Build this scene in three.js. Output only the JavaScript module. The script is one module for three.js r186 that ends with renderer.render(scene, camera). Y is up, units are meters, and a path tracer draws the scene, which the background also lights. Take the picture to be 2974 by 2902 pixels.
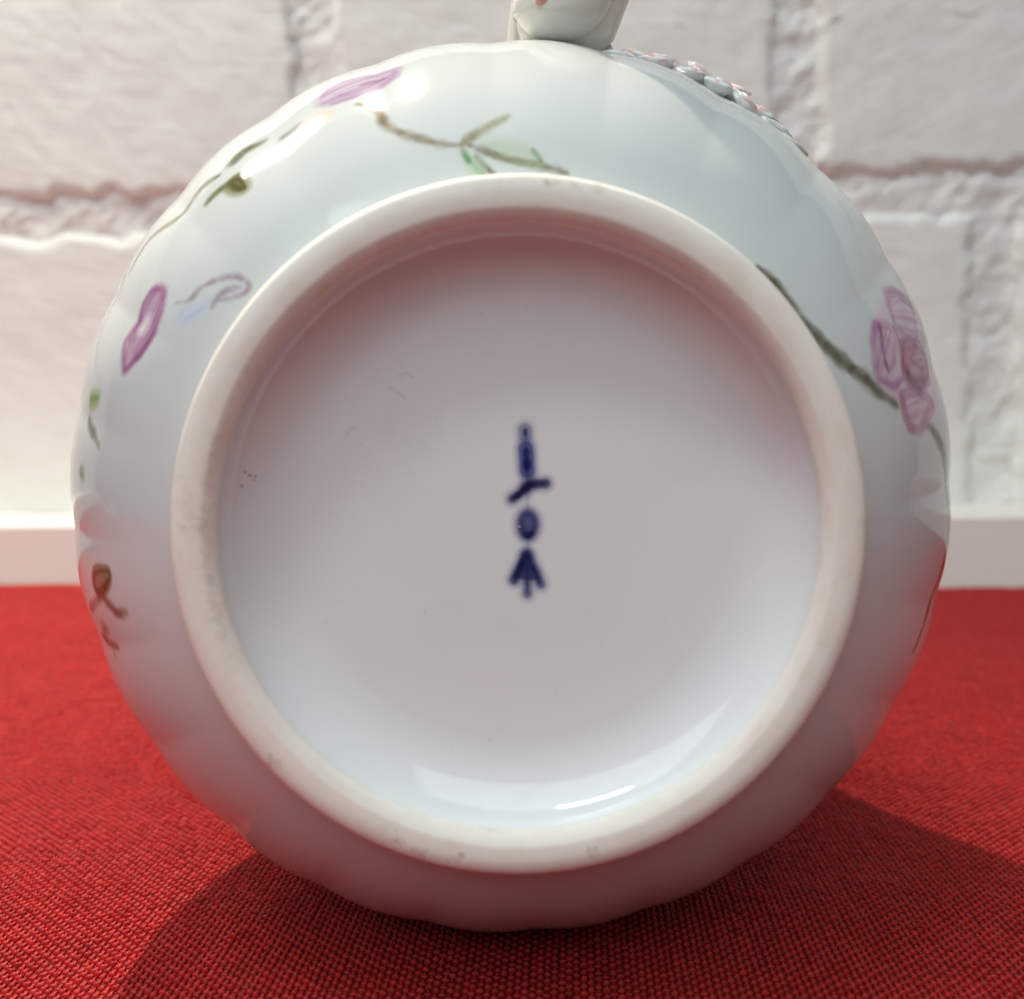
import * as THREE from 'three';
import { RoundedBoxGeometry } from 'three/addons/geometries/RoundedBoxGeometry.js';
import { RectAreaLightUniformsLib } from 'three/addons/lights/RectAreaLightUniformsLib.js';
import { mergeGeometries } from 'three/addons/utils/BufferGeometryUtils.js';
import { createNoise2D, createNoise3D } from 'simplex-noise';

/* ------------------------------------------------ camera, light, exposure */
const W = 1024, H = 999;
const scene = new THREE.Scene();
const camera = new THREE.PerspectiveCamera(45.0, W / H, 0.005, 10);
camera.position.set(0, 0.0537, 0.123);
camera.rotation.set(-Math.atan(158 / 2298), 0, -0.0157, 'YXZ');
camera.focus = 0.121;
camera.userData.fStop = 32;

const renderer = new THREE.WebGLRenderer({ antialias: true });
renderer.setSize(W, H);
renderer.shadowMap.enabled = true;
renderer.toneMapping = THREE.LinearToneMapping;
renderer.toneMappingExposure = 1.4;

scene.background = new THREE.Color().setRGB(0.10, 0.104, 0.106);   // even, cool daylight of the room around the table

RectAreaLightUniformsLib.init();
const KEY = new THREE.Vector3(-0.12, 0.47, -0.20);
const key = new THREE.SpotLight(new THREE.Color().setRGB(1, 0.86, 0.68), 0.84, 0, THREE.MathUtils.degToRad(46.5), 0.8, 2);
key.position.copy(KEY);
key.target.position.set(-0.21, 0, 0.03);
key.shadow.radius = 0.3;
key.castShadow = true;
key.shadow.mapSize.set(2048, 2048);
key.name = 'lamp_light';
scene.add(key, key.target);

/* ------------------------------------------------ helpers */
function rng(seed) { let a = seed >>> 0; return () => { a = (a + 0x6D2B79F5) | 0; let t = Math.imul(a ^ (a >>> 15), 1 | a); t = (t + Math.imul(t ^ (t >>> 7), 61 | t)) ^ t; return ((t ^ (t >>> 14)) >>> 0) / 4294967296; }; }
const n2 = createNoise2D(rng(11)), n3 = createNoise3D(rng(12));
const lin = (r, g, b) => new THREE.Color().setRGB(r, g, b);
const sstep = THREE.MathUtils.smoothstep, lerp = THREE.MathUtils.lerp;
function mesh(name, geo, mat, parent = scene) { const m = new THREE.Mesh(geo, mat); m.name = name; m.castShadow = m.receiveShadow = true; parent.add(m); return m; }
function tag(o, label, category, kind) { if (label) o.userData.label = label; if (category) o.userData.category = category; if (kind) o.userData.kind = kind; return o; }
function canvas(w, h) { const c = document.createElement('canvas'); c.width = w; c.height = h; return c; }
function canvasTexture(c) { const t = new THREE.CanvasTexture(c); t.colorSpace = THREE.SRGBColorSpace; t.wrapS = THREE.RepeatWrapping; t.anisotropy = 8; return t; }
function greyTexture(w, h, fn) {
  const d = new Uint8Array(w * h * 4);
  for (let y = 0; y < h; y++) for (let x = 0; x < w; x++) { const v = Math.max(0, Math.min(255, fn(x / w, y / h) * 255)), i = (y * w + x) * 4; d[i] = d[i + 1] = d[i + 2] = v; d[i + 3] = 255; }
  const t = new THREE.DataTexture(d, w, h); t.magFilter = THREE.LinearFilter; t.minFilter = THREE.LinearFilter; t.wrapS = t.wrapT = THREE.RepeatWrapping; t.needsUpdate = true; return t;
}
// surface of revolution about z; radial(theta, r, z) may flute it
function revolve(pts, seg, radial = (t, r) => r) {
  const nV = pts.length, pos = [], uv = [], idx = [];
  let len = [0]; for (let i = 1; i < nV; i++) len.push(len[i - 1] + Math.hypot(pts[i][0] - pts[i - 1][0], pts[i][1] - pts[i - 1][1]));
  for (let j = 0; j <= seg; j++) for (let i = 0; i < nV; i++) {
    const t = (j / seg - 0.25) * 2 * Math.PI, r = radial(t, pts[i][0], pts[i][1], i);
    pos.push(r * Math.cos(t), r * Math.sin(t), pts[i][1]); uv.push(j / seg, len[i] / len[nV - 1]);
  }
  for (let j = 0; j < seg; j++) for (let i = 0; i < nV - 1; i++) { const a = j * nV + i, b = a + nV; idx.push(a, a + 1, b, b, a + 1, b + 1); }
  const g = new THREE.BufferGeometry();
  g.setAttribute('position', new THREE.Float32BufferAttribute(pos, 3)); g.setAttribute('uv', new THREE.Float32BufferAttribute(uv, 2)); g.setIndex(idx); g.computeVertexNormals();
  const n = g.attributes.normal, v = new THREE.Vector3(), w = new THREE.Vector3();
  for (let i = 0; i < nV; i++) { v.fromBufferAttribute(n, i); w.fromBufferAttribute(n, seg * nV + i); v.add(w).normalize(); n.setXYZ(i, v.x, v.y, v.z); n.setXYZ(seg * nV + i, v.x, v.y, v.z); }
  return { g, len };
}
function smooth(pts, n) { return new THREE.SplineCurve(pts.map((p) => new THREE.Vector2(...p))).getPoints(n).map((p) => [p.x, p.y]); }

/* ------------------------------------------------ table and ledge */
const table = mesh('table_top', new THREE.BoxGeometry(1.0, 0.02, 0.49), new THREE.MeshStandardMaterial({ color: lin(0.62, 0.6, 0.56), roughness: 0.6 }));
table.position.set(0, -0.0125, -0.115);
tag(table, 'white table top under the red cloth', 'table', 'structure');

{
  const floor = mesh('floor', new THREE.PlaneGeometry(6, 6), new THREE.MeshStandardMaterial({ color: lin(0.09, 0.075, 0.06), roughness: 0.6 }));
  floor.rotation.x = -Math.PI / 2; floor.position.y = -0.75; tag(floor, 'dark floor below the table', 'floor', 'structure');
}
const WALLYAW = Math.atan(0.067);
const paintBump = greyTexture(512, 512, (u, v) => { let s = 0; for (const [fx, fy, a] of [[3, 60, .3], [7, 130, .3], [5, 24, .25], [40, 44, .2]]) { const A = 2 * Math.PI; s += a * n3(Math.cos(u * A) * fx / 6.28 + 3, Math.sin(u * A) * fx / 6.28, v * fy) ; } return 0.5 + 0.5 * s; });
{
  const ledge = mesh('wall_ledge', new RoundedBoxGeometry(1.2, 0.0235, 0.0555, 4, 0.0012), new THREE.MeshStandardMaterial({ color: lin(0.83, 0.785, 0.71), roughness: 0.42, bumpMap: paintBump, bumpScale: 0.00006 }));
  ledge.rotation.y = -WALLYAW; ledge.position.set(0, 0.0100, -0.249 - 0.0275);
  tag(ledge, 'white painted ledge along the foot of the brick wall', 'ledge');
}

/* ------------------------------------------------ painted brick wall */
const wall = new THREE.Group(); wall.name = 'brick_wall';
wall.position.set(0, 0, -0.2975); wall.rotation.y = -WALLYAW; scene.add(wall);
tag(wall, 'white painted wall of rough bricks with sunken joints behind the red cloth', 'wall');
const wallMat = new THREE.MeshStandardMaterial({ color: lin(0.75, 0.74, 0.70), roughness: 0.6, bumpMap: paintBump, bumpScale: 0.00027 });
const BW = 0.1625, BW0 = 0.190, BH = 0.1150, J = 0.0125, REL = 0.0034;
function brickGeo(seed, turn, BW) {
  const nx = 84, ny = 58, pos = [], uv = [], idx = [], w = BW - J, h = BH - J, c = Math.cos(turn), s = Math.sin(turn);
  for (let j = 0; j <= ny; j++) for (let i = 0; i <= nx; i++) {
    // finer steps near the edges
    const e = (t) => 0.5 - 0.5 * Math.cos(Math.PI * t) * (0.35 + 0.65 * Math.abs(Math.cos(Math.PI * t)) ** 0.6);
    let x = (e(i / nx) - 0.5) * w, y = (e(j / ny) - 0.5) * h;
    const wob = (a, b) => 0.0016 * n3(a * 45, b * 45, seed) + 0.0014 * n3(a * 120, b * 120, seed + 7) + 0.0006 * n3(a * 330, b * 330, seed + 9);
    const ex = w / 2 - Math.abs(x), ey = h / 2 - Math.abs(y);
    const d = Math.min(ex + wob(y, 1), ey + wob(x, 2)) ;
    const edge = sstep(d, -0.0008, 0.0042);
    let z = REL * edge + 0.00035 * n3(x * 30, y * 30, seed + 3) * edge + 0.00022 * n3(x * 120, y * 120, seed + 4) - 0.0006 * Math.max(0, n3(x * 170, y * 170, seed + 5) - 0.72) * 3;
    if (i === 0 || j === 0 || i === nx || j === ny) z = -0.004;
    x += edge * 0 + wob(y, x * 0.2 + 3) * sstep(ex, 0.012, 0) * Math.sign(x) * 0.9; y += wob(x, y * 0.2 + 4) * sstep(ey, 0.012, 0) * Math.sign(y) * 0.9;
    pos.push(x, y, z); uv.push((x * c - y * s) * 9 + seed * 0.37, (x * s + y * c) * 9 + seed * 0.61);
  }
  for (let j = 0; j < ny; j++) for (let i = 0; i < nx; i++) { const a = j * (nx + 1) + i, b = a + nx + 1; idx.push(a, a + 1, b, b, a + 1, b + 1); }
  const g = new THREE.BufferGeometry(); g.setAttribute('position', new THREE.Float32BufferAttribute(pos, 3)); g.setAttribute('uv', new THREE.Float32BufferAttribute(uv, 2)); g.setIndex(idx); g.computeVertexNormals(); return g;
}
{
  // mortar bed: lumpy sheet with a back
  const w = 1.2, h = 0.36, g = new THREE.PlaneGeometry(w, h, 640, 200), p = g.attributes.position;
  for (let i = 0; i < p.count; i++) { const x = p.getX(i), y = p.getY(i); p.setZ(i, 0.0006 + 0.0010 * n2(x * 60, y * 60) + 0.0013 * Math.max(0, 0.75 - 2.2 * Math.abs(n2(x * 75 + 5, y * 110))) + 0.0005 * n2(x * 300, y * 300)); }
  g.computeVertexNormals();
  const uv = g.attributes.uv; for (let i = 0; i < uv.count; i++) uv.setXY(i, p.getX(i) * 9, p.getY(i) * 9);
  const back = new THREE.BoxGeometry(w, h, 0.06); back.translate(0, 0, -0.033);
  const m = mesh('mortar', mergeGeometries([g, back]), wallMat, wall); m.position.set(0, 0.18, 0);
  let k = 0;
  const turns = [0.10, -0.28, 0.30, 0.05, -0.12, 0.2];
  for (let row = 0; row < 3; row++) for (let col = -3; col <= 3; col++) {
    const bw = row % 2 ? BW : BW0, x = (row % 2 ? 0.0163 : 0.068) + col * bw, y = 0.126 + (row - 0.5) * BH;
    if (Math.abs(x) > 0.53 ) continue;
    const seed = 10 + k * 3.7, b = mesh('brick', brickGeo(seed, row === 1 && col === 0 ? 0.16 : row === 1 && col === 1 ? -0.42 : row === 1 && col === -1 ? 0.12 : turns[k % 6], bw), wallMat, wall);
    b.position.set(x, y, 0.0004); if (k) b.name = 'brick_' + String(k).padStart(3, '0'); k++;
  }
}

/* ------------------------------------------------ red cloth with its weave */
const P = 0.0007, WROT = 0.05;
const backLift = (x, z) => 0.0030 * sstep(-z, 0.12, 0.25) * sstep(-x, -0.16, 0.16);
const clothY = (x, z) => 0.00022 * n2(x * 22 + 9, z * 22) + 0.00008 * n2(x * 70, z * 70 + 4) - 0.00035 + backLift(x, z);
const cloth = new THREE.Group(); cloth.name = 'table_cloth'; scene.add(cloth);
tag(cloth, 'red plain woven cloth spread over the table under the pot', 'cloth');
{
  const x0 = -0.49, x1 = 0.49, nx = 260, nz = 130, pos = [], uv = [], idx = [];
  const zb = (x) => -0.2485 + 0.067 * x, z1 = 0.132;
  for (let j = 0; j <= nz; j++) for (let i = 0; i <= nx; i++) { const x = lerp(x0, x1, i / nx), z = lerp(zb(x), z1, j / nz); pos.push(x, clothY(x, z) - 0.00012, z); uv.push(x / 0.07, z / 0.07); }
  for (let j = 0; j < nz; j++) for (let i = 0; i < nx; i++) { const a = j * (nx + 1) + i, b = a + nx + 1; idx.push(a, b, a + 1, b, b + 1, a + 1); }
  // a turned-down hem closes the sheet at the back
  const g = new THREE.BufferGeometry(); g.setAttribute('position', new THREE.Float32BufferAttribute(pos, 3)); g.setAttribute('uv', new THREE.Float32BufferAttribute(uv, 2)); g.setIndex(idx); g.computeVertexNormals();
  const N = 100;   // threads in one tile
  const bump = greyTexture(2048, 2048, (u, v) => { const a = u * N, b = v * N, i = Math.floor(a), j = Math.floor(b), fa = a - i - .5, fb = b - j - .5, over = (i + j) & 1; const [s, t] = over ? [fa, fb] : [fb, fa]; return Math.max(0, 1 - 2.2 * s * s - 3.4 * t * t); });
  mesh('sheet', g, new THREE.MeshStandardMaterial({ color: lin(0.25, 0.009, 0.010), roughness: 0.85, bumpMap: bump, bumpScale: 0.0002 }), cloth);

  // the thread floats that can be seen rising out of the weave
  const r = rng(77), f = new THREE.SphereGeometry(1, 10, 6, 0, Math.PI * 2, 0, Math.PI / 2);
  const spots = [], c = Math.cos(WROT), s = Math.sin(WROT), inside = (x, z) => z < 0.075 && z > zb(x) + 0.0004 && Math.abs(x) < 0.11 + 0.47 * (0.123 - z);
  for (let i = -420; i <= 420; i++) for (let j = -420; j <= 420; j++) {
    const a = (i + 0.09 * n2(i * 0.9, j * 0.05)) * P, b = (j + 0.09 * n2(j * 0.9 + 50, i * 0.05)) * P;
    const x = a * c - b * s, z = a * s + b * c - 0.09;
    if (inside(x, z)) spots.push([x, z, (i + j) & 1, i, j]);
  }
  const im = new THREE.InstancedMesh(f, new THREE.MeshPhysicalMaterial({ color: 0xffffff, roughness: 0.45, specularIntensity: 0.45 }), spots.length);
  const m = new THREE.Matrix4(), q = new THREE.Quaternion(), e = new THREE.Euler(), v = new THREE.Vector3(), sc = new THREE.Vector3(), col = new THREE.Color();
  const thick = (k, o) => 1 + 0.16 * n2(k * 3.1, o) ;
  spots.forEach(([x, z, over, i, j], k) => {
    const th = over ? thick(j, 1) : thick(i, 2), len = (over ? 0.56 : 0.60) * P * (0.88 + 0.24 * r()), wid = (over ? 0.37 : 0.29) * P * th * (0.88 + 0.24 * r()), hgt = (over ? 0.58 : 0.28) * P * (0.75 + 0.5 * r());
    e.set((r() - .5) * 0.22, -WROT + (over ? 0 : Math.PI / 2) + (r() - .5) * 0.16, (r() - .5) * 0.25);
    q.setFromEuler(e); v.set(x, clothY(x, z), z); sc.set(len, hgt, wid);
    im.setMatrixAt(k, m.compose(v, q, sc));
    const t = 0.85 + 0.3 * r() + 0.10 * n2(i * 0.07, j * 0.3) + 0.08 * n2(i * 0.4, j * 0.05 + 30);
    im.setColorAt(k, col.setRGB(0.39 * t, 0.0145 * t * (0.8 + 0.5 * r()), 0.015 * t));
  });
  im.name = 'weave_threads'; im.userData.kind = 'stuff'; im.castShadow = im.receiveShadow = true; cloth.add(im);
}

/* ------------------------------------------------ the porcelain pot */
const pot = new THREE.Group(); pot.name = 'porcelain_pot'; scene.add(pot);
pot.position.set(0.0001, 0.0456, 0); pot.rotation.set(THREE.MathUtils.degToRad(2.25), THREE.MathUtils.degToRad(1.0), 0, 'YXZ'); pot.scale.set(1, 1.013, 1);
tag(pot, 'white fluted porcelain pot with painted flower sprigs lying on its side, base facing out', 'pot');

const PZ = [.0268, .0260, .0225, .0180, .0120, .006, 0, -.006, -.012, -.02, -.030, -.043, -.056, -.068];
const PR = [.0262, .0275, .0320, .0362, .0402, .0428, .0443, .0452, .0455, .0450, .0428, .0375, .0312, .0275];
const outer = smooth(PZ.map((z, i) => [PR[i], z]), 130);
const fluteA = (z) => 0.0085 * sstep(-z, -0.0268, -0.014);
const flute = (t, r, z) => { const a = fluteA(z), c = Math.abs(Math.cos(12 * (t - THREE.MathUtils.degToRad(9.5)))); return r * (1 + a * (Math.sqrt(c * c + 0.003) - 0.64)); };
const glaze = { roughness: 0.07, ior: 1.52 };
const PORC = 'rgb(213,218,216)';

// painted sprigs: points are [degrees round the pot, mm along its axis]
const SPRIG = {
  branchA: [[110.5,16.1],[109.1,17.0],[108.0,18.3],[107.9,19.4],[107.6,20.3],[105.7,21.6],[103.0,22.7],[100.3,23.4],[97.6,23.7]],
  twigA1: [[97.6,23.6],[95.8,23.1],[93.4,22.4],[90.5,21.5]],
  stemA2: [[96.7,23.7],[93.8,24.4],[90.8,24.9],[86.9,25.2],[83.7,25.4],[81.3,25.6]],
  leafA3: [[95.2,23.9],[93.3,23.5],[90.7,23.6],[87.7,24.0],[85.8,24.6],[85.3,25.2],[88.5,25.1],[92.3,24.6]],
  veinA4: [[87.1,24.2],[86.4,24.6],[85.6,25.0]],
  leafA5: [[97.9,24.0],[96.1,24.5],[94.8,25.4],[94.1,25.9],[96.5,25.7],[97.6,24.9]],
  veinA6: [[97.7,24.0],[97.0,24.9]],
  stemA7: [[95.8,24.5],[94.4,25.3],[93.1,25.9]],
  leafE1: [[130.7,16.1],[128.4,16.2],[128.4,18.3],[129.0,18.7],[130.4,17.7]],
  veinE2: [[134.3,15.6],[132.1,15.8],[130.5,16.1],[128.4,16.2]],
  greyE3: [[128.1,13.7],[126.9,12.9],[125.1,13.3],[123.6,13.5]],
  greyE4: [[121.4,14.9],[119.9,15.1],[118.4,14.8]],
  pinkE5: [[118.4,15.0],[115.8,15.0],[113.9,15.8],[114.2,16.9],[117.1,16.7]],
  mauveE6: [[115.5,13.2],[113.5,10.2],[110.5,10.2],[107.5,10.8],[104.2,11.6],[104.6,13.4],[107.3,14.6],[110.9,14.8],[113.8,14.6]],
  mauveE7: [[109.4,12.8],[107.7,12.7],[106.1,13.0]],
  lineE8: [[148,10.0],[142.9,10.2],[138.5,12.7],[133.6,12.5],[130.7,13.7]],
  branchB: [[46.7,25.7],[43.9,25.6],[41.1,25.7],[36.8,25.8],[33.5,25.6],[29.5,25.1],[25.4,24.4],[22.3,23.5],[19.0,22.6],[16.0,20.9]],
  branchB2: [[12.1,17.3],[9.4,15.3],[7.3,13.9],[4,12.6],[0,11.6],[-5,11.4],[-9,12.0],[-14,13.4],[-20,15]],
  petalB1: [[27.7,20.1],[25.9,21.3],[23.0,22.0],[20.8,22.3],[18.6,20.8],[19.1,18.9],[21.9,18.3],[24.4,18.1],[26.3,18.3]],
  petalB2: [[30.0,15.5],[28.0,16.8],[25.3,17.4],[22.5,15.1],[20.8,12.2],[22.2,9],[24.1,7.7],[27.0,11.2],[29.0,13.3]],
  petalB3: [[23.4,17.4],[20.8,18.6],[18.3,18.5],[16.4,16.8],[16.7,13.2],[19.0,12.2],[21.0,13.5],[22.9,15.4]],
  petalB4: [[17.2,20.0],[14.1,20.4],[12.2,20.1],[11.2,18.7],[12.4,16.8],[13.7,14.2],[16.1,17.0]],
  darkB5: [[20.0,18.2],[17.8,17.3],[17.0,14.0]],
  petalC1: [[147.3,17.3],[146.3,18.4],[146.4,19.2],[147.9,19.8],[150.2,20.1],[152.4,20.2],[155.2,19.9],[158.4,18.9],[158.3,18.3],[155.0,16.7],[152.1,17.5],[149.7,16.9]],
  spotC1: [[150.4,18.5],[151.0,19.0],[152.8,18.7],[152.8,18.1]],
  lineC2: [[146.7,20.9],[145.0,22.0],[142.7,22.2],[140.6,22.8],[138.6,23.5],[137.3,24.3],[137.2,25.0],[138.6,25.1],[140.7,24.6],[142.4,23.9]],
  lineC3: [[138.3,24.7],[140.0,24.1],[141.9,23.8],[143.9,23.9]],
  paleC4: [[149.0,22.1],[147.2,21.6],[144.6,22.8],[142.7,23.4],[144.3,23.6],[147.5,23.0]],
  greenD1: [[163.9,12.8],[163.3,15.6],[164.9,14.2],[165.2,13.1]],
  leafD2: [[166.8,13.2],[167.9,14.3],[168.4,15.5],[169.6,17.1]],
  greenD3: [[173.6,13.5],[174.3,14.4]],
  budD4: [[-173.7,15.7],[-173.9,18.8],[-172.1,18.6],[-170.2,16.8],[-169.9,15.5],[-171.5,14.9]],
  stemD5: [[-169.8,16.6],[-168.6,17.8],[-167.7,18.6],[-167.9,20.1]],
  stemD6: [[-170.0,16.3],[-168.7,13.6],[-167.7,11.2]],
  budD7: [[-166.0,14.3],[-165.5,15.1],[-164.3,13.2]],
  stemD8: [[-164.1,12.3],[-163.2,13.9],[-162.7,16.0]],
  stemD9: [[-163.2,13.9],[-162.1,14.2],[-160.8,14.5]],
};
{
  const inner = smooth([[.0252, -.0675], [.0290, -.056], [.0352, -.043], [.0405, -.030], [.0425, -.02], [.0430, -.012], [.0418, 0], [.0376, .012], [.0294, .0205], [.018, .0228], [0.0002, .0232]], 60);
  const lip = []; for (let i = 1; i < 8; i++) { const a = (i / 8) * Math.PI; lip.push([.02635 + .00115 * Math.cos(a), -.068 - .0012 * Math.sin(a)]); }
  const prof = [...outer, ...lip, ...inner], { g, len } = revolve(prof, 720, (t, r, z, i) => (i < outer.length ? flute(t, r, z) : r));
  const TW = 2048, TH = 2048, cv = canvas(TW, TH), x = cv.getContext('2d');
  const total = len[len.length - 1], vOf = (zmm) => { const z = zmm / 1000; for (let i = 1; i < outer.length; i++) if (outer[i][1] <= z) { const k = (outer[i - 1][1] - z) / (outer[i - 1][1] - outer[i][1] || 1); return lerp(len[i - 1], len[i], Math.max(0, k)) / total; } return 0; };
  const at = ([d, z]) => [((d + 450) % 360) / 360 * TW, (1 - vOf(z)) * TH];
  x.fillStyle = PORC; x.fillRect(0, 0, TW, TH);
  const r = rng(5);
  // faint kiln specks and uneven glaze
  for (let k = 0; k < 260; k++) { x.fillStyle = `rgba(${k % 3 ? '203,211,207' : '218,221,213'},0.10)`; x.beginPath(); x.arc(r() * TW, r() * TH, 10 + 60 * r(), 0, 7); x.fill(); }
  for (let k = 0; k < 18; k++) { x.fillStyle = 'rgba(70,60,50,0.6)'; x.beginPath(); x.arc(r() * TW, r() * TH, 0.8 + r(), 0, 7); x.fill(); }
  const path = (pts, closed, jit = 0) => { const q = pts.map(at).map(([a, b]) => [a + (r() - .5) * jit, b + (r() - .5) * jit]); x.beginPath(); if (closed) { const l = q.length; x.moveTo((q[0][0] + q[l - 1][0]) / 2, (q[0][1] + q[l - 1][1]) / 2); for (let i = 0; i < l; i++) { const n = q[(i + 1) % l]; x.quadraticCurveTo(q[i][0], q[i][1], (q[i][0] + n[0]) / 2, (q[i][1] + n[1]) / 2); } x.closePath(); } else { x.moveTo(...q[0]); for (let i = 1; i < q.length - 1; i++) x.quadraticCurveTo(q[i][0], q[i][1], (q[i][0] + q[i + 1][0]) / 2, (q[i][1] + q[i + 1][1]) / 2); x.lineTo(...q[q.length - 1]); } };
  x.lineCap = x.lineJoin = 'round';
  // a loaded brush: overlapping touches whose width and pigment change along the stroke
  const brush = (k, rgb, w, n = 4, alpha = 0.35) => { w *= 1.45;
    const q = SPRIG[k].map(at), c = new THREE.SplineCurve(q.map((p) => new THREE.Vector2(...p))), L = c.getLength(), N = Math.ceil(L / 1.2), ph = r() * 50;
    const [R, G, B] = rgb.split(',').map(Number);
    for (let pass = 0; pass < 3; pass++) for (let i = 0; i <= N; i++) {
      const t = i / N, p = c.getPoint(t), e = Math.min(1, .55 + 3 * Math.min(t, 1 - t)), ww = w * e * (1 + .35 * n2(t * L / 22 + ph, pass * 9)), m = .8 + .3 * n2(t * L / 14 + ph, 40 + pass);
      const [rad, al] = [[.95, .030], [.68, .07], [.42, .12]][pass];
      x.fillStyle = `rgba(${Math.round(Math.min(255, R * m))},${Math.round(Math.min(255, G * m))},${Math.round(Math.min(255, B * m))},${al * alpha * 3.2 * (.8 + .5 * n2(t * L / 9, ph + pass))})`;
      x.beginPath(); x.arc(p.x + (r() - .5) * w * .22, p.y + (r() - .5) * w * .22, ww * rad * .62, 0, 7); x.fill();
    }
  };
  const fill = (k, rgb, alpha) => { for (const g of [12, 9, 6, 3, 0]) { x.fillStyle = x.strokeStyle = `rgba(${rgb},${alpha * .24})`; x.lineWidth = g; path(SPRIG[k], true, 2); x.fill(); if (g) x.stroke(); } };
  const rim = (k, rgb, w, alpha = 0.5) => { for (let i = 0; i < 3; i++) { x.strokeStyle = `rgba(${rgb},${alpha})`; x.lineWidth = w * (0.5 + 0.6 * r()); path(SPRIG[k], true, 2.5); x.stroke(); } };
  // fine brush strokes laid from one end of a petal to the other
  const hatch = (k, rgb, w, n, alpha) => {
    const q = SPRIG[k].map(at), cx = q.reduce((a, p) => a + p[0], 0) / q.length, cy = q.reduce((a, p) => a + p[1], 0) / q.length;
    let xx = 0, yy = 0, xy = 0; for (const p of q) { xx += (p[0] - cx) ** 2; yy += (p[1] - cy) ** 2; xy += (p[0] - cx) * (p[1] - cy); }
    const ang = .5 * Math.atan2(2 * xy, xx - yy), R = Math.sqrt(Math.max(xx, yy) / q.length) * 1.9, ux = Math.cos(ang), uy = Math.sin(ang);
    x.save(); path(SPRIG[k], true, 0); x.clip();
    for (let i = 0; i < n; i++) { const o = (r() - .5) * R * 1.3, a = -R * (.3 + .7 * r()), b = R * (.3 + .7 * r()), bend = -o * .5; for (const [f, al] of [[2, .3], [1, .7]]) { x.strokeStyle = `rgba(${rgb},${alpha * al * (.5 + .7 * r())})`; x.lineWidth = w * f * (.4 + .6 * r()); x.beginPath(); x.moveTo(cx + ux * a - uy * (o + bend), cy + uy * a + ux * (o + bend)); x.quadraticCurveTo(cx - uy * o * 1.3, cy + ux * o * 1.3, cx + ux * b - uy * (o + bend), cy + uy * b + ux * (o + bend)); x.stroke(); } }
    x.restore();
  };
  // broken outline: short overlapping pieces of the contour
  const broken = (k, rgb, w, n, alpha) => { const p = SPRIG[k], l = p.length; for (let i = 0; i < n; i++) { const a = r() * l, len = 1 + 1.5 * r(), pick = (t) => { const j = Math.floor(t) % l, q = p[(j + 1) % l], f = t - Math.floor(t); return [lerp(p[j][0], q[0], f), lerp(p[j][1], q[1], f)]; }; x.strokeStyle = `rgba(${rgb},${alpha * .5 * (.4 + .8 * r())})`; x.lineWidth = w * (.5 + 1.2 * r()); x.beginPath(); for (let u = 0; u <= 6; u++) { const c = at(pick(a + len * u / 6)); x[u ? 'lineTo' : 'moveTo'](c[0] + (r() - .5) * 2, c[1] + (r() - .5) * 2); } x.stroke(); } };
  fill('leafA3', '190,210,182', 0.34); fill('leafA5', '184,208,172', 0.36); hatch('leafA3', '140,180,130', 4, 8, .18); hatch('leafA5', '120,165,110', 4, 6, .2);
  brush('branchA', '138,112,74', 7, 4, .28); brush('twigA1', '158,150,108', 8, 4, .28); brush('stemA2', '128,120,78', 7, 4, .28); brush('veinA4', '110,150,104', 4, 3, .3); brush('veinA6', '112,150,104', 5, 3, .3); brush('stemA7', '120,116,84', 5, 3, .3);
  fill('leafE1', '104,98,46', .9); hatch('leafE1', '66,64,26', 4, 8, .4); brush('veinE2', '112,106,58', 8, 3, .4); brush('greyE3', '122,120,92', 11, 4, .34); brush('greyE4', '155,145,125', 7, 3, .25); fill('pinkE5', '240,210,198', 0.7);
  fill('mauveE6', '200,178,202', 0.7); hatch('mauveE6', '158,118,160', 4, 22, .24); broken('mauveE6', '150,105,150', 6, 12, .25); brush('mauveE7', '165,110,140', 5, 3, .3); brush('lineE8', '132,124,88', 7, 3, .36);
  brush('branchB', '104,97,68', 10, 5, .36); brush('branchB2', '88,72,50', 9, 5, .42);
  SPRIG.rose = [[29.5,17],[27.5,20.2],[23,21.8],[20,22],[16.5,20.3],[12.5,19.8],[11.5,17.5],[13.5,13.5],[16,10],[20,7.5],[25,7.5],[29,12.5]];
  fill('rose', '222,190,208', .7);
  for (const [k, pale, dark] of [['petalB2', '205,176,198', '146,90,134'], ['petalB1', '222,204,216', '165,105,148'], ['petalB4', '214,184,200', '170,108,140'], ['petalB3', '196,146,172', '150,72,116']]) { fill(k, pale, .6); hatch(k, dark, 3, 24, .2); broken(k, dark, 7, 22, .3); }
  for (const p of [[[27.5,19.5],[24,20.6],[21,20.9]],[[26,17.8],[22.5,17.9],[19.6,18.9]],[[22,13.5],[19,12.6],[16.5,13.6]],[[18.5,18.3],[16.6,16.4],[16.8,13.6]],[[28,13.5],[25,10.5],[22,8.5]],[[20.5,16.8],[18.8,15.2],[18.4,13.6]]]) { SPRIG.tmp = p; brush('tmp', '150,62,116', 4, 3, .42); }
  hatch('petalB3', '150,50,95', 5, 10, .22); brush('darkB5', '146,50,96', 8, 4, .3);
  fill('petalC1', '196,155,182', .8); hatch('petalC1', '150,88,132', 4, 18, .28); broken('petalC1', '140,78,122', 5, 22, .45); fill('spotC1', '226,220,226', .9); hatch('spotC1', '226,220,226', 4, 6, .5);
  fill('paleC4', '208,213,230', .6); hatch('paleC4', '188,196,222', 4, 8, .25); brush('lineC2', '178,140,168', 5, 4, .28); brush('lineC3', '188,155,180', 6, 4, .28);
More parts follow.
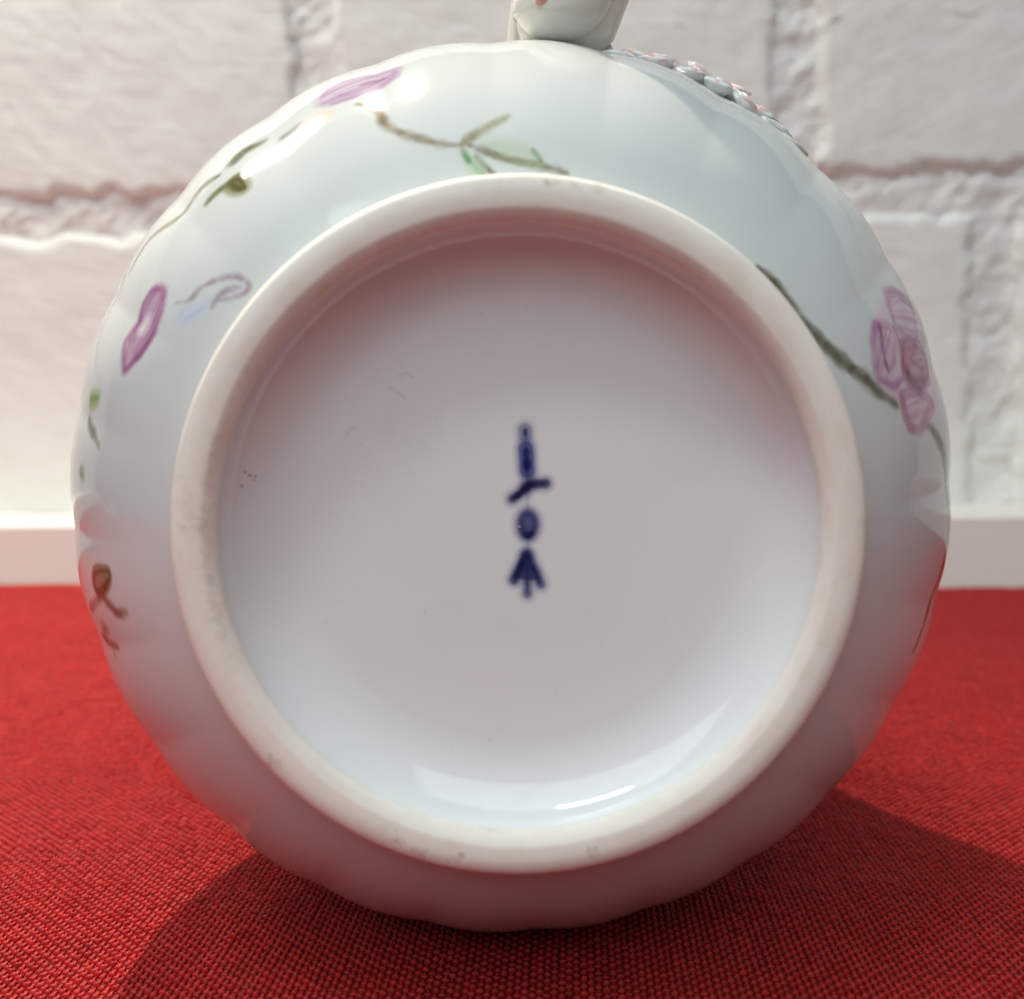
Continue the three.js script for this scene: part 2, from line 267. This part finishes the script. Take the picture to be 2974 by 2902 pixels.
  fill('greenD1', '120,150,50', 1.0); hatch('greenD1', '90,130,30', 4, 6, .4); brush('leafD2', '80,90,62', 7, 4, .35); brush('greenD3', '100,120,50', 8, 3, .35); fill('budD4', '112,108,62', .6); hatch('budD4', '64,62,24', 5, 16, .4); broken('budD4', '58,52,24', 5, 12, .4); brush('stemD5', '135,105,85', 8, 4, .35); brush('stemD6', '138,110,88', 7, 3, .3); fill('budD7', '150,122,108', .9); brush('stemD8', '112,84,68', 7, 4, .35); brush('stemD9', '130,102,86', 4, 3, .35);
  const tex = canvasTexture(cv);
  mesh('body', g, new THREE.MeshPhysicalMaterial({ map: tex, ...glaze }), pot);
}
{
  // unglazed foot ring
  const pts = smooth([[.0250, .0240], [.0264, .0256], [.0268, .0275], [.02695, .0288], [.0266, .0296], [.0257, .0300], [.0246, .0300], [.0241, .0298], [.02365, .0294], [.0234, .0289], [.0235, .0284], [.0242, .0280]], 60);
  const { g } = revolve(pts, 360), cv = canvas(2048, 128), x = cv.getContext('2d'), r = rng(21);
  x.fillStyle = 'rgb(244,239,228)'; x.fillRect(0, 0, 2048, 128);
  for (let k = 0; k < 1500; k++) { x.fillStyle = `rgba(${k % 2 ? '190,172,150' : '245,240,230'},0.05)`; x.beginPath(); x.ellipse(r() * 2048, r() * 128, 3 + 22 * r(), 2 + 6 * r(), 0, 0, 7); x.fill(); }
  const stain = (deg, v, w, h, a, rgb = '140,110,75') => { w *= 1.3; a *= .6; for (let i = 0; i < 9; i++) { x.fillStyle = `rgba(${rgb},${a * 0.45})`; x.beginPath(); x.ellipse(((deg + 450) % 360) / 360 * 2048 + (r() - .5) * w * 1.8, (1 - v) * 128 + (r() - .5) * h * 1.8, w * (.1 + .45 * r()), h * (.1 + .45 * r()), r() * 3, 0, 7); x.fill(); } };
  stain(84.5, .55, 7, 9, .35); stain(80, .6, 5, 6, .25); stain(76, .55, 8, 8, .2); stain(221, .62, 8, 8, .4); stain(251, .6, 7, 7, .4); stain(247, .66, 6, 6, .4); stain(258, .64, 7, 6, .4); stain(282, .66, 6, 5, .5); stain(172, .6, 16, 10, .12); stain(176, .66, 10, 6, .15);
  for (let d = 160; d < 200; d += 1.5) stain(d, .78, 12, 5, .10, '135,95,60');
  for (let d = 20; d < 155; d += 2.5) stain(d, .80, 14, 5, .05, '150,105,70');
  g.scale(1.012, 1.014, 1); mesh('foot_ring', g, new THREE.MeshStandardMaterial({ map: canvasTexture(cv), roughness: 0.85 }), pot);
}
{
  // sunken glazed base with the blue underglaze mark
  const pts = [[.0243, .0294], [.0238, .0290]], FA = .0062, FB = .0041;
  for (let i = 0; i <= 40; i++) { const a = (i / 40) * Math.PI / 2; pts.push([.0236 - FA + FA * Math.cos(a), .0287 - FB * Math.sin(a)]); }
  for (let i = 1; i <= 24; i++) pts.push([lerp(.0236 - FA, .0001, i / 24), .0246 + .00015 * (1 - Math.cos(Math.PI * i / 24)) / 2]);
  const { g } = revolve(pts, 300), uv = g.attributes.uv, p = g.attributes.position;
  const S = 0.05; for (let i = 0; i < uv.count; i++) uv.setXY(i, p.getX(i) / S + .5, p.getY(i) / S + .5);
  const N = 2048, cv = canvas(N, N), x = cv.getContext('2d'), r = rng(31), to = (a, b) => [(a / 50 + .5) * N, (.5 - b / 50) * N], k = N / 50;
  x.fillStyle = 'rgb(236,238,237)'; x.fillRect(0, 0, N, N);
  for (let i = 0; i < 120; i++) { x.fillStyle = `rgba(${i % 2 ? '228,232,234' : '241,240,235'},0.12)`; x.beginPath(); x.arc(r() * N, r() * N, 20 + 120 * r(), 0, 7); x.fill(); }
  x.lineCap = x.lineJoin = 'round';
  // cobalt bleeds into the glaze: many thin layers, widest first
  const layers = [[1.5, .035], [1.2, .045], [.95, .06], [.7, .08], [.48, .11], [.3, .15], [.16, .2], [.05, .25]];
  const shape = (draw, w, strong = 1, rgb = '32,36,105') => { for (const [grow, a] of layers) { x.strokeStyle = x.fillStyle = `rgba(${rgb},${a * strong})`; x.lineWidth = (w * 1.3 + grow * .85) * k; draw(grow); } };
  const line = (pts) => () => { x.beginPath(); pts.forEach((q, i) => x[i ? 'lineTo' : 'moveTo'](...to(...q))); x.stroke(); };
  const pool = (pts, w, rgb, seed) => { const c = new THREE.SplineCurve(pts.map((q) => new THREE.Vector2(...to(...q)))), L = c.getLength(), N = Math.ceil(L / 2); for (let i = 0; i <= N; i++) { const p = c.getPoint(i / N), e = Math.min(1, .5 + 4 * Math.min(i / N, 1 - i / N)), v = n2(i / N * L / 26 + seed, seed); x.fillStyle = `rgba(${rgb},${.10 + .14 * Math.max(0, v)})`; x.beginPath(); x.arc(p.x + (r() - .5) * 4, p.y + (r() - .5) * 4, Math.max(1, w * k * .5 * e * (.95 + .22 * v)), 0, 7); x.fill(); } };
  shape(line([[.60, 7.75], [.62, 7.35]]), .72, .62, '52,60,110');
  shape(line([[.65, 6.25], [.70, 5.4], [.73, 4.55]]), .80, 1.05, '18,26,104');
  shape(line([[.68, 7.4], [.68, 4.2]]), .05, .3);
  shape(line([[-.45, 2.35], [.16, 2.75], [.93, 3.42]]), .40, 1.0, '16,14,66'); shape(line([[.6, 3.2], [1.0, 3.45], [2.2, 3.5]]), .42, 1.1, '16,14,66'); shape(line([[-.7, 2.1], [-.2, 2.5]]), .1, .3);
  shape(line([[.72, 4.3], [.72, -2.2]]), .05, .22);
  for (const [grow, a] of layers) { x.fillStyle = `rgba(46,50,104,${a * .8})`; x.beginPath(); x.ellipse(...to(.73, .22), (.5 + grow * .5) * k, (.85 + grow * .5) * k, 0, 0, 7); x.fill(); x.beginPath(); [[.57, -2.3 + grow * .4], [-.35 - grow * .3, -4.0], [.6, -4.3], [1.5 + grow * .3, -4.2]].forEach((q, i) => x[i ? 'lineTo' : 'moveTo'](...to(...q))); x.fill(); x.strokeStyle = `rgba(28,30,84,${a})`; x.lineWidth = (.35 + grow) * k; x.beginPath(); x.ellipse(...to(.73, .25), .58 * k, .88 * k, 0, 0, 7); x.stroke(); }
  shape(line([[.6, -.55], [.8, -.6]]), .35, .9, '14,16,74'); shape(line([[.7, .9], [.7, -.2]]), .5, .4, '70,76,130'); shape(line([[.4, .35], [.4, .1]]), .15, .35, '70,55,60');
  shape(line([[.55, -2.2], [.1, -3.1], [-.45, -4.2]]), .45, 1.1, '14,16,78'); shape(line([[.65, -2.2], [1.2, -3.3], [1.7, -4.6]]), .42, .9, '26,28,88'); shape(line([[.6, -2.5], [.62, -4.2], [.62, -5.35]]), .45, .75, '32,34,92'); shape(line([[.1, -3.7], [1.2, -3.8]]), .5, .6, '34,36,94');
  pool([[.65, 6.3], [.68, 5.4], [.74, 4.5]], .62, '8,12,84', 1); pool([[-.5, 2.3], [.2, 2.8], [.95, 3.4], [2.2, 3.52]], .5, '6,4,46', 2); pool([[.5, -2.2], [.05, -3.2], [-.45, -4.25]], .5, '6,8,62', 3); pool([[.65, -2.3], [1.2, -3.4], [1.65, -4.6]], .38, '10,12,64', 4); pool([[.45, -.4], [.75, -.75], [1.0, -.4]], .45, '8,10,62', 5); pool([[.6, 7.8], [.62, 7.3]], .45, '20,24,72', 6); pool([[.6, -2.8], [.62, -5.4]], .3, '14,16,72', 7);
  // kiln specks and hairlines
  const speck = (a, b, w, c = '90,70,50', al = .55) => { x.fillStyle = `rgba(${c},${al})`; x.beginPath(); x.ellipse(...to(a, b), w * k, w * k * .7, r() * 3, 0, 7); x.fill(); };
  speck(-21.3, 4.6, .14); speck(-21.6, 4.9, .10); speck(-21.0, 4.2, .08); speck(-20.9, 4.5, .1); speck(-21.9, 3.8, .1);
  for (let i = 0; i < 40; i++) speck((r() - .5) * 40, (r() - .5) * 40, .03 + .05 * r(), '120,110,100', .3);
  x.strokeStyle = 'rgba(150,140,135,.35)'; x.lineWidth = .06 * k; for (const q of [[[-9.5, 12.1], [-8.8, 12.4], [-8.2, 12.0]], [[-10.2, 11.3], [-9.4, 10.8], [-8.9, 10.4]], [[-13.8, 7.4], [-13.5, 8], [-12.8, 8.2]]]) line(q)();
  g.scale(1.012, 1.014, 1); mesh('base', g, new THREE.MeshPhysicalMaterial({ map: canvasTexture(cv), ...glaze }), pot);
}
/* handle: a flattened loop rising from the top of the belly */
const plain = new THREE.MeshPhysicalMaterial({ color: new THREE.Color(PORC), ...glaze });
function strap(path, seg, shape, round = 28) {   // shape(t) -> [half width across, half thickness]
  const pos = [], idx = [], col = [], up = new THREE.Vector3(1, 0, 0), T = new THREE.Vector3(), B = new THREE.Vector3(), N = new THREE.Vector3();
  for (let i = 0; i <= seg; i++) {
    const t = i / seg, p = path.getPoint(t); path.getTangent(t, T); B.copy(up).addScaledVector(T, -up.dot(T)).normalize(); N.crossVectors(T, B);
    const [a, b] = shape(t);
    for (let k = 0; k < round; k++) { const w = (k / round) * 2 * Math.PI, u = Math.sign(Math.cos(w)) * Math.abs(Math.cos(w)) ** 0.85 * a, v = Math.sin(w) * b * (1 + 0.10 * Math.cos(3 * w)); pos.push(p.x + B.x * u + N.x * v, p.y + B.y * u + N.y * v, p.z + B.z * u + N.z * v); }
  }
  for (let i = 0; i < seg; i++) for (let k = 0; k < round; k++) { const a = i * round + k, b = i * round + (k + 1) % round; idx.push(a, a + round, b, b, a + round, b + round); }
  for (const [row, flip] of [[0, 1], [seg, 0]]) { const c = pos.length / 3; let s = [0, 0, 0]; for (let k = 0; k < round; k++) for (let d = 0; d < 3; d++) s[d] += pos[(row * round + k) * 3 + d] / round; pos.push(...s); for (let k = 0; k < round; k++) { const a = row * round + k, b = row * round + (k + 1) % round; flip ? idx.push(c, a, b) : idx.push(c, b, a); } }
  const g = new THREE.BufferGeometry(); g.setAttribute('position', new THREE.Float32BufferAttribute(pos, 3)); g.setIndex(idx); g.computeVertexNormals(); return g;
}
{
  const V = (x, y, z) => new THREE.Vector3(x, y, z), cream = new THREE.MeshPhysicalMaterial({ color: lin(.80, .76, .69), ...glaze });
  const curve = new THREE.CatmullRomCurve3([V(.0058, .0448, -.0045), V(.0060, .0461, -.0036), V(.0066, .0482, -.0030), V(.0080, .0530, -.0020), V(.0090, .0630, -.0050), V(.0084, .0700, -.0150), V(.0052, .0690, -.0260), V(.0026, .0600, -.0325), V(.0011, .0490, -.0340), V(.0009, .0405, -.0335)]);
  const wide = [[0, .0016], [.006, .0024], [.014, .0030], [.026, .0038], [.04, .0044], [.12, .0050], [.3, .0054], [.5, .0036], [.75, .0008], [1, .0007]], deep = [[0, .0008], [.015, .0014], [.03, .0022], [.045, .0030], [.3, .0036], [.6, .0022], [.8, .0012], [1, .0012]];
  const look = (tab, t) => { for (let i = 1; i < tab.length; i++) if (t <= tab[i][0]) { const f = (t - tab[i - 1][0]) / (tab[i][0] - tab[i - 1][0]); return lerp(tab[i - 1][1], tab[i][1], f * f * (3 - 2 * f) * .3 + f * .7); } return tab[tab.length - 1][1]; };
  const h = mesh('handle', strap(curve, 220, (t) => [look(wide, t), look(deep, t)], 48), cream, pot);
  // painted pink touches, raised a hair as enamel is
  const pink = new THREE.MeshPhysicalMaterial({ color: lin(.72, .32, .29), roughness: .25 });
  const foot = new THREE.SphereGeometry(1, 48, 32), fp = foot.attributes.position;
  for (let i = 0; i < fp.count; i++) { const a = fp.getX(i), b = fp.getY(i), c = fp.getZ(i); fp.setXYZ(i, a * (1 + .10 * b) - .06 * b * b, b - .10 * a * a * Math.sign(b), c * (1 - .12 * a) - .10 * Math.exp(-((a + .25) ** 2) / .05) * Math.max(0, b) * Math.max(0, c)); }
  foot.computeVertexNormals();
  const scroll = mesh('handle_scroll', foot, cream, pot); scroll.position.set(.00575, .0478, -.0010); scroll.scale.set(.0051, .0034, .0036); scroll.rotation.z = .16;
  const dabG = new THREE.SphereGeometry(1, 20, 12);
  const d = mesh('enamel_dab', dabG, pink, h); d.position.set(.0041, .0483, .00228); d.scale.set(.0007, .0017, .00045); d.rotation.z = -.75;
  // small spur where the handle joins the body
  const spur = new THREE.CatmullRomCurve3([V(.0092, .0470, -.0042), V(.0097, .0449, -.0040), V(.0108, .0434, -.0042), V(.0128, .0428, -.0048)]);
  mesh('handle_spur', strap(spur, 24, (t) => [lerp(.0011, .0007, t), lerp(.0011, .0006, t)], 14), plain, pot);
}
{
  // applied blossom relief beside the handle
  const greenish = new THREE.MeshPhysicalMaterial({ color: lin(.36, .40, .33), ...glaze });
  const white = lin(.88, .885, .86), rose = lin(.80, .42, .40), leafy = lin(.64, .68, .60);
  const petalMat = new THREE.MeshPhysicalMaterial({ vertexColors: true, ...glaze });
  // a plump petal with a groove and a painted blush
  const petal = (seed, green) => {
    const g = new THREE.SphereGeometry(1, 30, 20), p = g.attributes.position, col = [], c = new THREE.Color();
    for (let i = 0; i < p.count; i++) {
      const a = p.getX(i), b = p.getY(i), d = p.getZ(i), k = 1 + .13 * n3(a * 1.3 + seed, b * 1.3, d * 1.3) - .16 * Math.exp(-((d - .1) ** 2) / .02) * Math.max(0, b);
      p.setXYZ(i, a * k * (1 - .22 * d), b * k + .22 * a * a, d * k);
      const m = sstep(n3(a * 1.1 + seed, b * .8 + 4, d * 1.4), -.05, .35) * sstep(b + d * .5, -.1, .5);
      c.copy(white).lerp(green ? leafy : rose, green ? .55 : m * .8); col.push(c.r, c.g, c.b);
    }
    g.setAttribute('color', new THREE.Float32BufferAttribute(col, 3)); g.computeVertexNormals(); return g;
  };
  // [degrees, z, rise, length, height, width, yaw, tilt, green]
  [[75.5, -.0012, .0002, .0013, .0006, .0012, .3, .1, 0], [73.0, -.0018, .0006, .0014, .0008, .0015, -.4, -.2, 0], [70.6, -.0010, .0007, .0015, .0009, .0014, .2, .25, 0], [68.4, -.0022, .0011, .0013, .0008, .0015, .6, -.1, 0], [66.6, -.0008, .0006, .0014, .0008, .0013, -.5, .2, 0], [64.4, -.0018, .0012, .0016, .0009, .0016, .1, -.3, 0], [62.2, -.0006, .0008, .0013, .0009, .0014, .7, .15, 0], [60.3, -.0018, .0013, .0014, .0009, .0015, -.3, .3, 0], [58.2, -.0006, .0007, .0014, .0008, .0013, .3, -.2, 0], [56.0, -.0014, .0009, .0016, .0008, .0015, -.2, .1, 0], [53.4, -.0008, .0005, .0017, .0006, .0013, .1, .1, 1], [50.8, -.0004, .0002, .0017, .0005, .0012, -.1, .05, 1]].forEach(([d, z, rise, sx, sy, sz, yaw, tilt, green], i) => {
    const t = THREE.MathUtils.degToRad(d), R = .0443 + rise, m = mesh(i ? 'relief_petal_' + String(i).padStart(3, '0') : 'relief_petal', petal(i * 5.3, green), petalMat, pot);
    m.position.set(R * Math.cos(t), R * Math.sin(t), z); m.rotation.order = 'ZYX'; m.rotation.set(0, yaw, t - Math.PI / 2 + tilt); m.scale.set(sx * 1.3, sy * .85, sz);
  });
  const V = (d, R, z) => { const t = THREE.MathUtils.degToRad(d); return new THREE.Vector3(R * Math.cos(t), R * Math.sin(t), z); };
  mesh('relief_twig', new THREE.TubeGeometry(new THREE.CatmullRomCurve3([V(78, .0443, -.004), V(70, .0446, -.005), V(62, .0447, -.005), V(54, .0446, -.003), V(48, .0440, -.001)]), 40, .0007, 10), greenish, pot);
}

/* ------------------------------------------------ lamp above the ledge, out of the picture */
{
  const lamp = new THREE.Group(); lamp.name = 'desk_lamp'; scene.add(lamp); lamp.position.set(-0.52, 0, -0.19);
  tag(lamp, 'desk lamp with a long light bar standing on the cloth', 'lamp');
  const metal = new THREE.MeshStandardMaterial({ color: lin(.35, .35, .36), metalness: .9, roughness: .35 });
  const b = mesh('lamp_base', new THREE.CylinderGeometry(.06, .065, .014, 48), metal, lamp); b.position.y = .0075;
  const post = mesh('lamp_post', new THREE.CylinderGeometry(.006, .006, .45, 20), metal, lamp); post.position.y = .235;
  const A = new THREE.Vector3(-.30, .392, -.205), B = new THREE.Vector3(-.085, .492, -.205), mid = A.clone().add(B).multiplyScalar(.5), dir = B.clone().sub(A), ang = Math.atan2(dir.y, dir.x);
  const arm = mesh('lamp_arm', new THREE.TubeGeometry(new THREE.CatmullRomCurve3([new THREE.Vector3(0, .455, 0), new THREE.Vector3(.06, .46, -.005), new THREE.Vector3(.20, .43, -.015), new THREE.Vector3(.27, .452, -.015)]), 30, .005, 12), metal, lamp);
  const head = new THREE.Group(); head.name = 'lamp_head'; lamp.add(head); head.position.copy(mid).sub(lamp.position); head.rotation.z = ang;
  const hs = mesh('housing', new RoundedBoxGeometry(.26, .016, .04, 3, .004), metal, head); hs.position.y = .012;
  const glow = new THREE.MeshStandardMaterial({ color: 0x000000, emissive: lin(1, .95, .86), emissiveIntensity: 10 });
  const df = mesh('diffuser', new THREE.BoxGeometry(.10, .002, .032), glow, head); df.position.set(-.066, .0025, 0);
  const bar = new THREE.RectAreaLight(lin(1, .95, .86), 44, .075, .03); bar.name = 'bar_light'; bar.position.x = -.066; bar.rotation.x = -Math.PI / 2; head.add(bar);
  const bulb = mesh('bulb', new THREE.SphereGeometry(.006, 24, 16), new THREE.MeshStandardMaterial({ color: 0x000000, emissive: lin(1, .9, .74), emissiveIntensity: 12 }), lamp); bulb.position.copy(KEY).sub(lamp.position);
}

/* ------------------------------------------------ added fill light that brightens the base, built as glowing panes behind the camera */
{
  const w = new THREE.Group(); w.name = 'window'; scene.add(w); w.position.set(-0.30, 1.52, 1.27); w.lookAt(0, 0.05, -0.05);
  tag(w, 'added fill light of three wide glowing panes facing the table', 'window');
  const fr = new THREE.MeshStandardMaterial({ color: lin(.7, .7, .68), roughness: .5 }), fillGlow = new THREE.MeshStandardMaterial({ color: 0x000000, emissive: lin(.88, .97, 1.0), emissiveIntensity: 0.3 });
  const bars = [[0, .85, 2.5, .06], [0, -.85, 2.5, .06], [1.22, 0, .06, 1.64], [-1.22, 0, .06, 1.64], [.40, 0, .02, 1.64], [-.40, 0, .02, 1.64]].map(([x, y, a, b]) => { const g = new THREE.BoxGeometry(a, b, .05); g.translate(x, y, 0); return g; });
  mesh('frame', mergeGeometries(bars), fr, w);
  for (const k of [-1, 0, 1]) { const p = mesh('fill_pane', new THREE.BoxGeometry(k ? .78 : .78, 1.64, .006), fillGlow, w); p.position.set(k * .80, 0, -.01); const l = new THREE.RectAreaLight(lin(.88, .97, 1.0), 1.30, .77, 1.62); l.name = 'added_fill_light'; l.position.set(k * .80, 0, .002); l.rotation.y = Math.PI; w.add(l); }
}

/* ------------------------------------------------ light panel overhead, mirrored in the base */
{
  const t = new THREE.Group(); t.name = 'ceiling_light'; scene.add(t); t.position.set(-0.46, 1.62, 0.66);
  tag(t, 'long white light panel hanging over the table', 'ceiling light');
  const hs = mesh('housing', new RoundedBoxGeometry(.66, .05, .28, 3, .012), new THREE.MeshStandardMaterial({ color: lin(.7, .7, .7), roughness: .4 }), t); hs.position.y = .03;
  const df = mesh('diffuser', new THREE.BoxGeometry(.60, .004, .22), new THREE.MeshStandardMaterial({ color: 0x000000, emissive: lin(.90, .99, 1), emissiveIntensity: 2 }), t); df.position.y = .002;
  const l = new THREE.RectAreaLight(lin(.90, .99, 1), 22, .54, .19); l.name = 'panel_light'; l.rotation.x = -Math.PI / 2; l.position.y = -.003; t.add(l);
}

renderer.render(scene, camera);
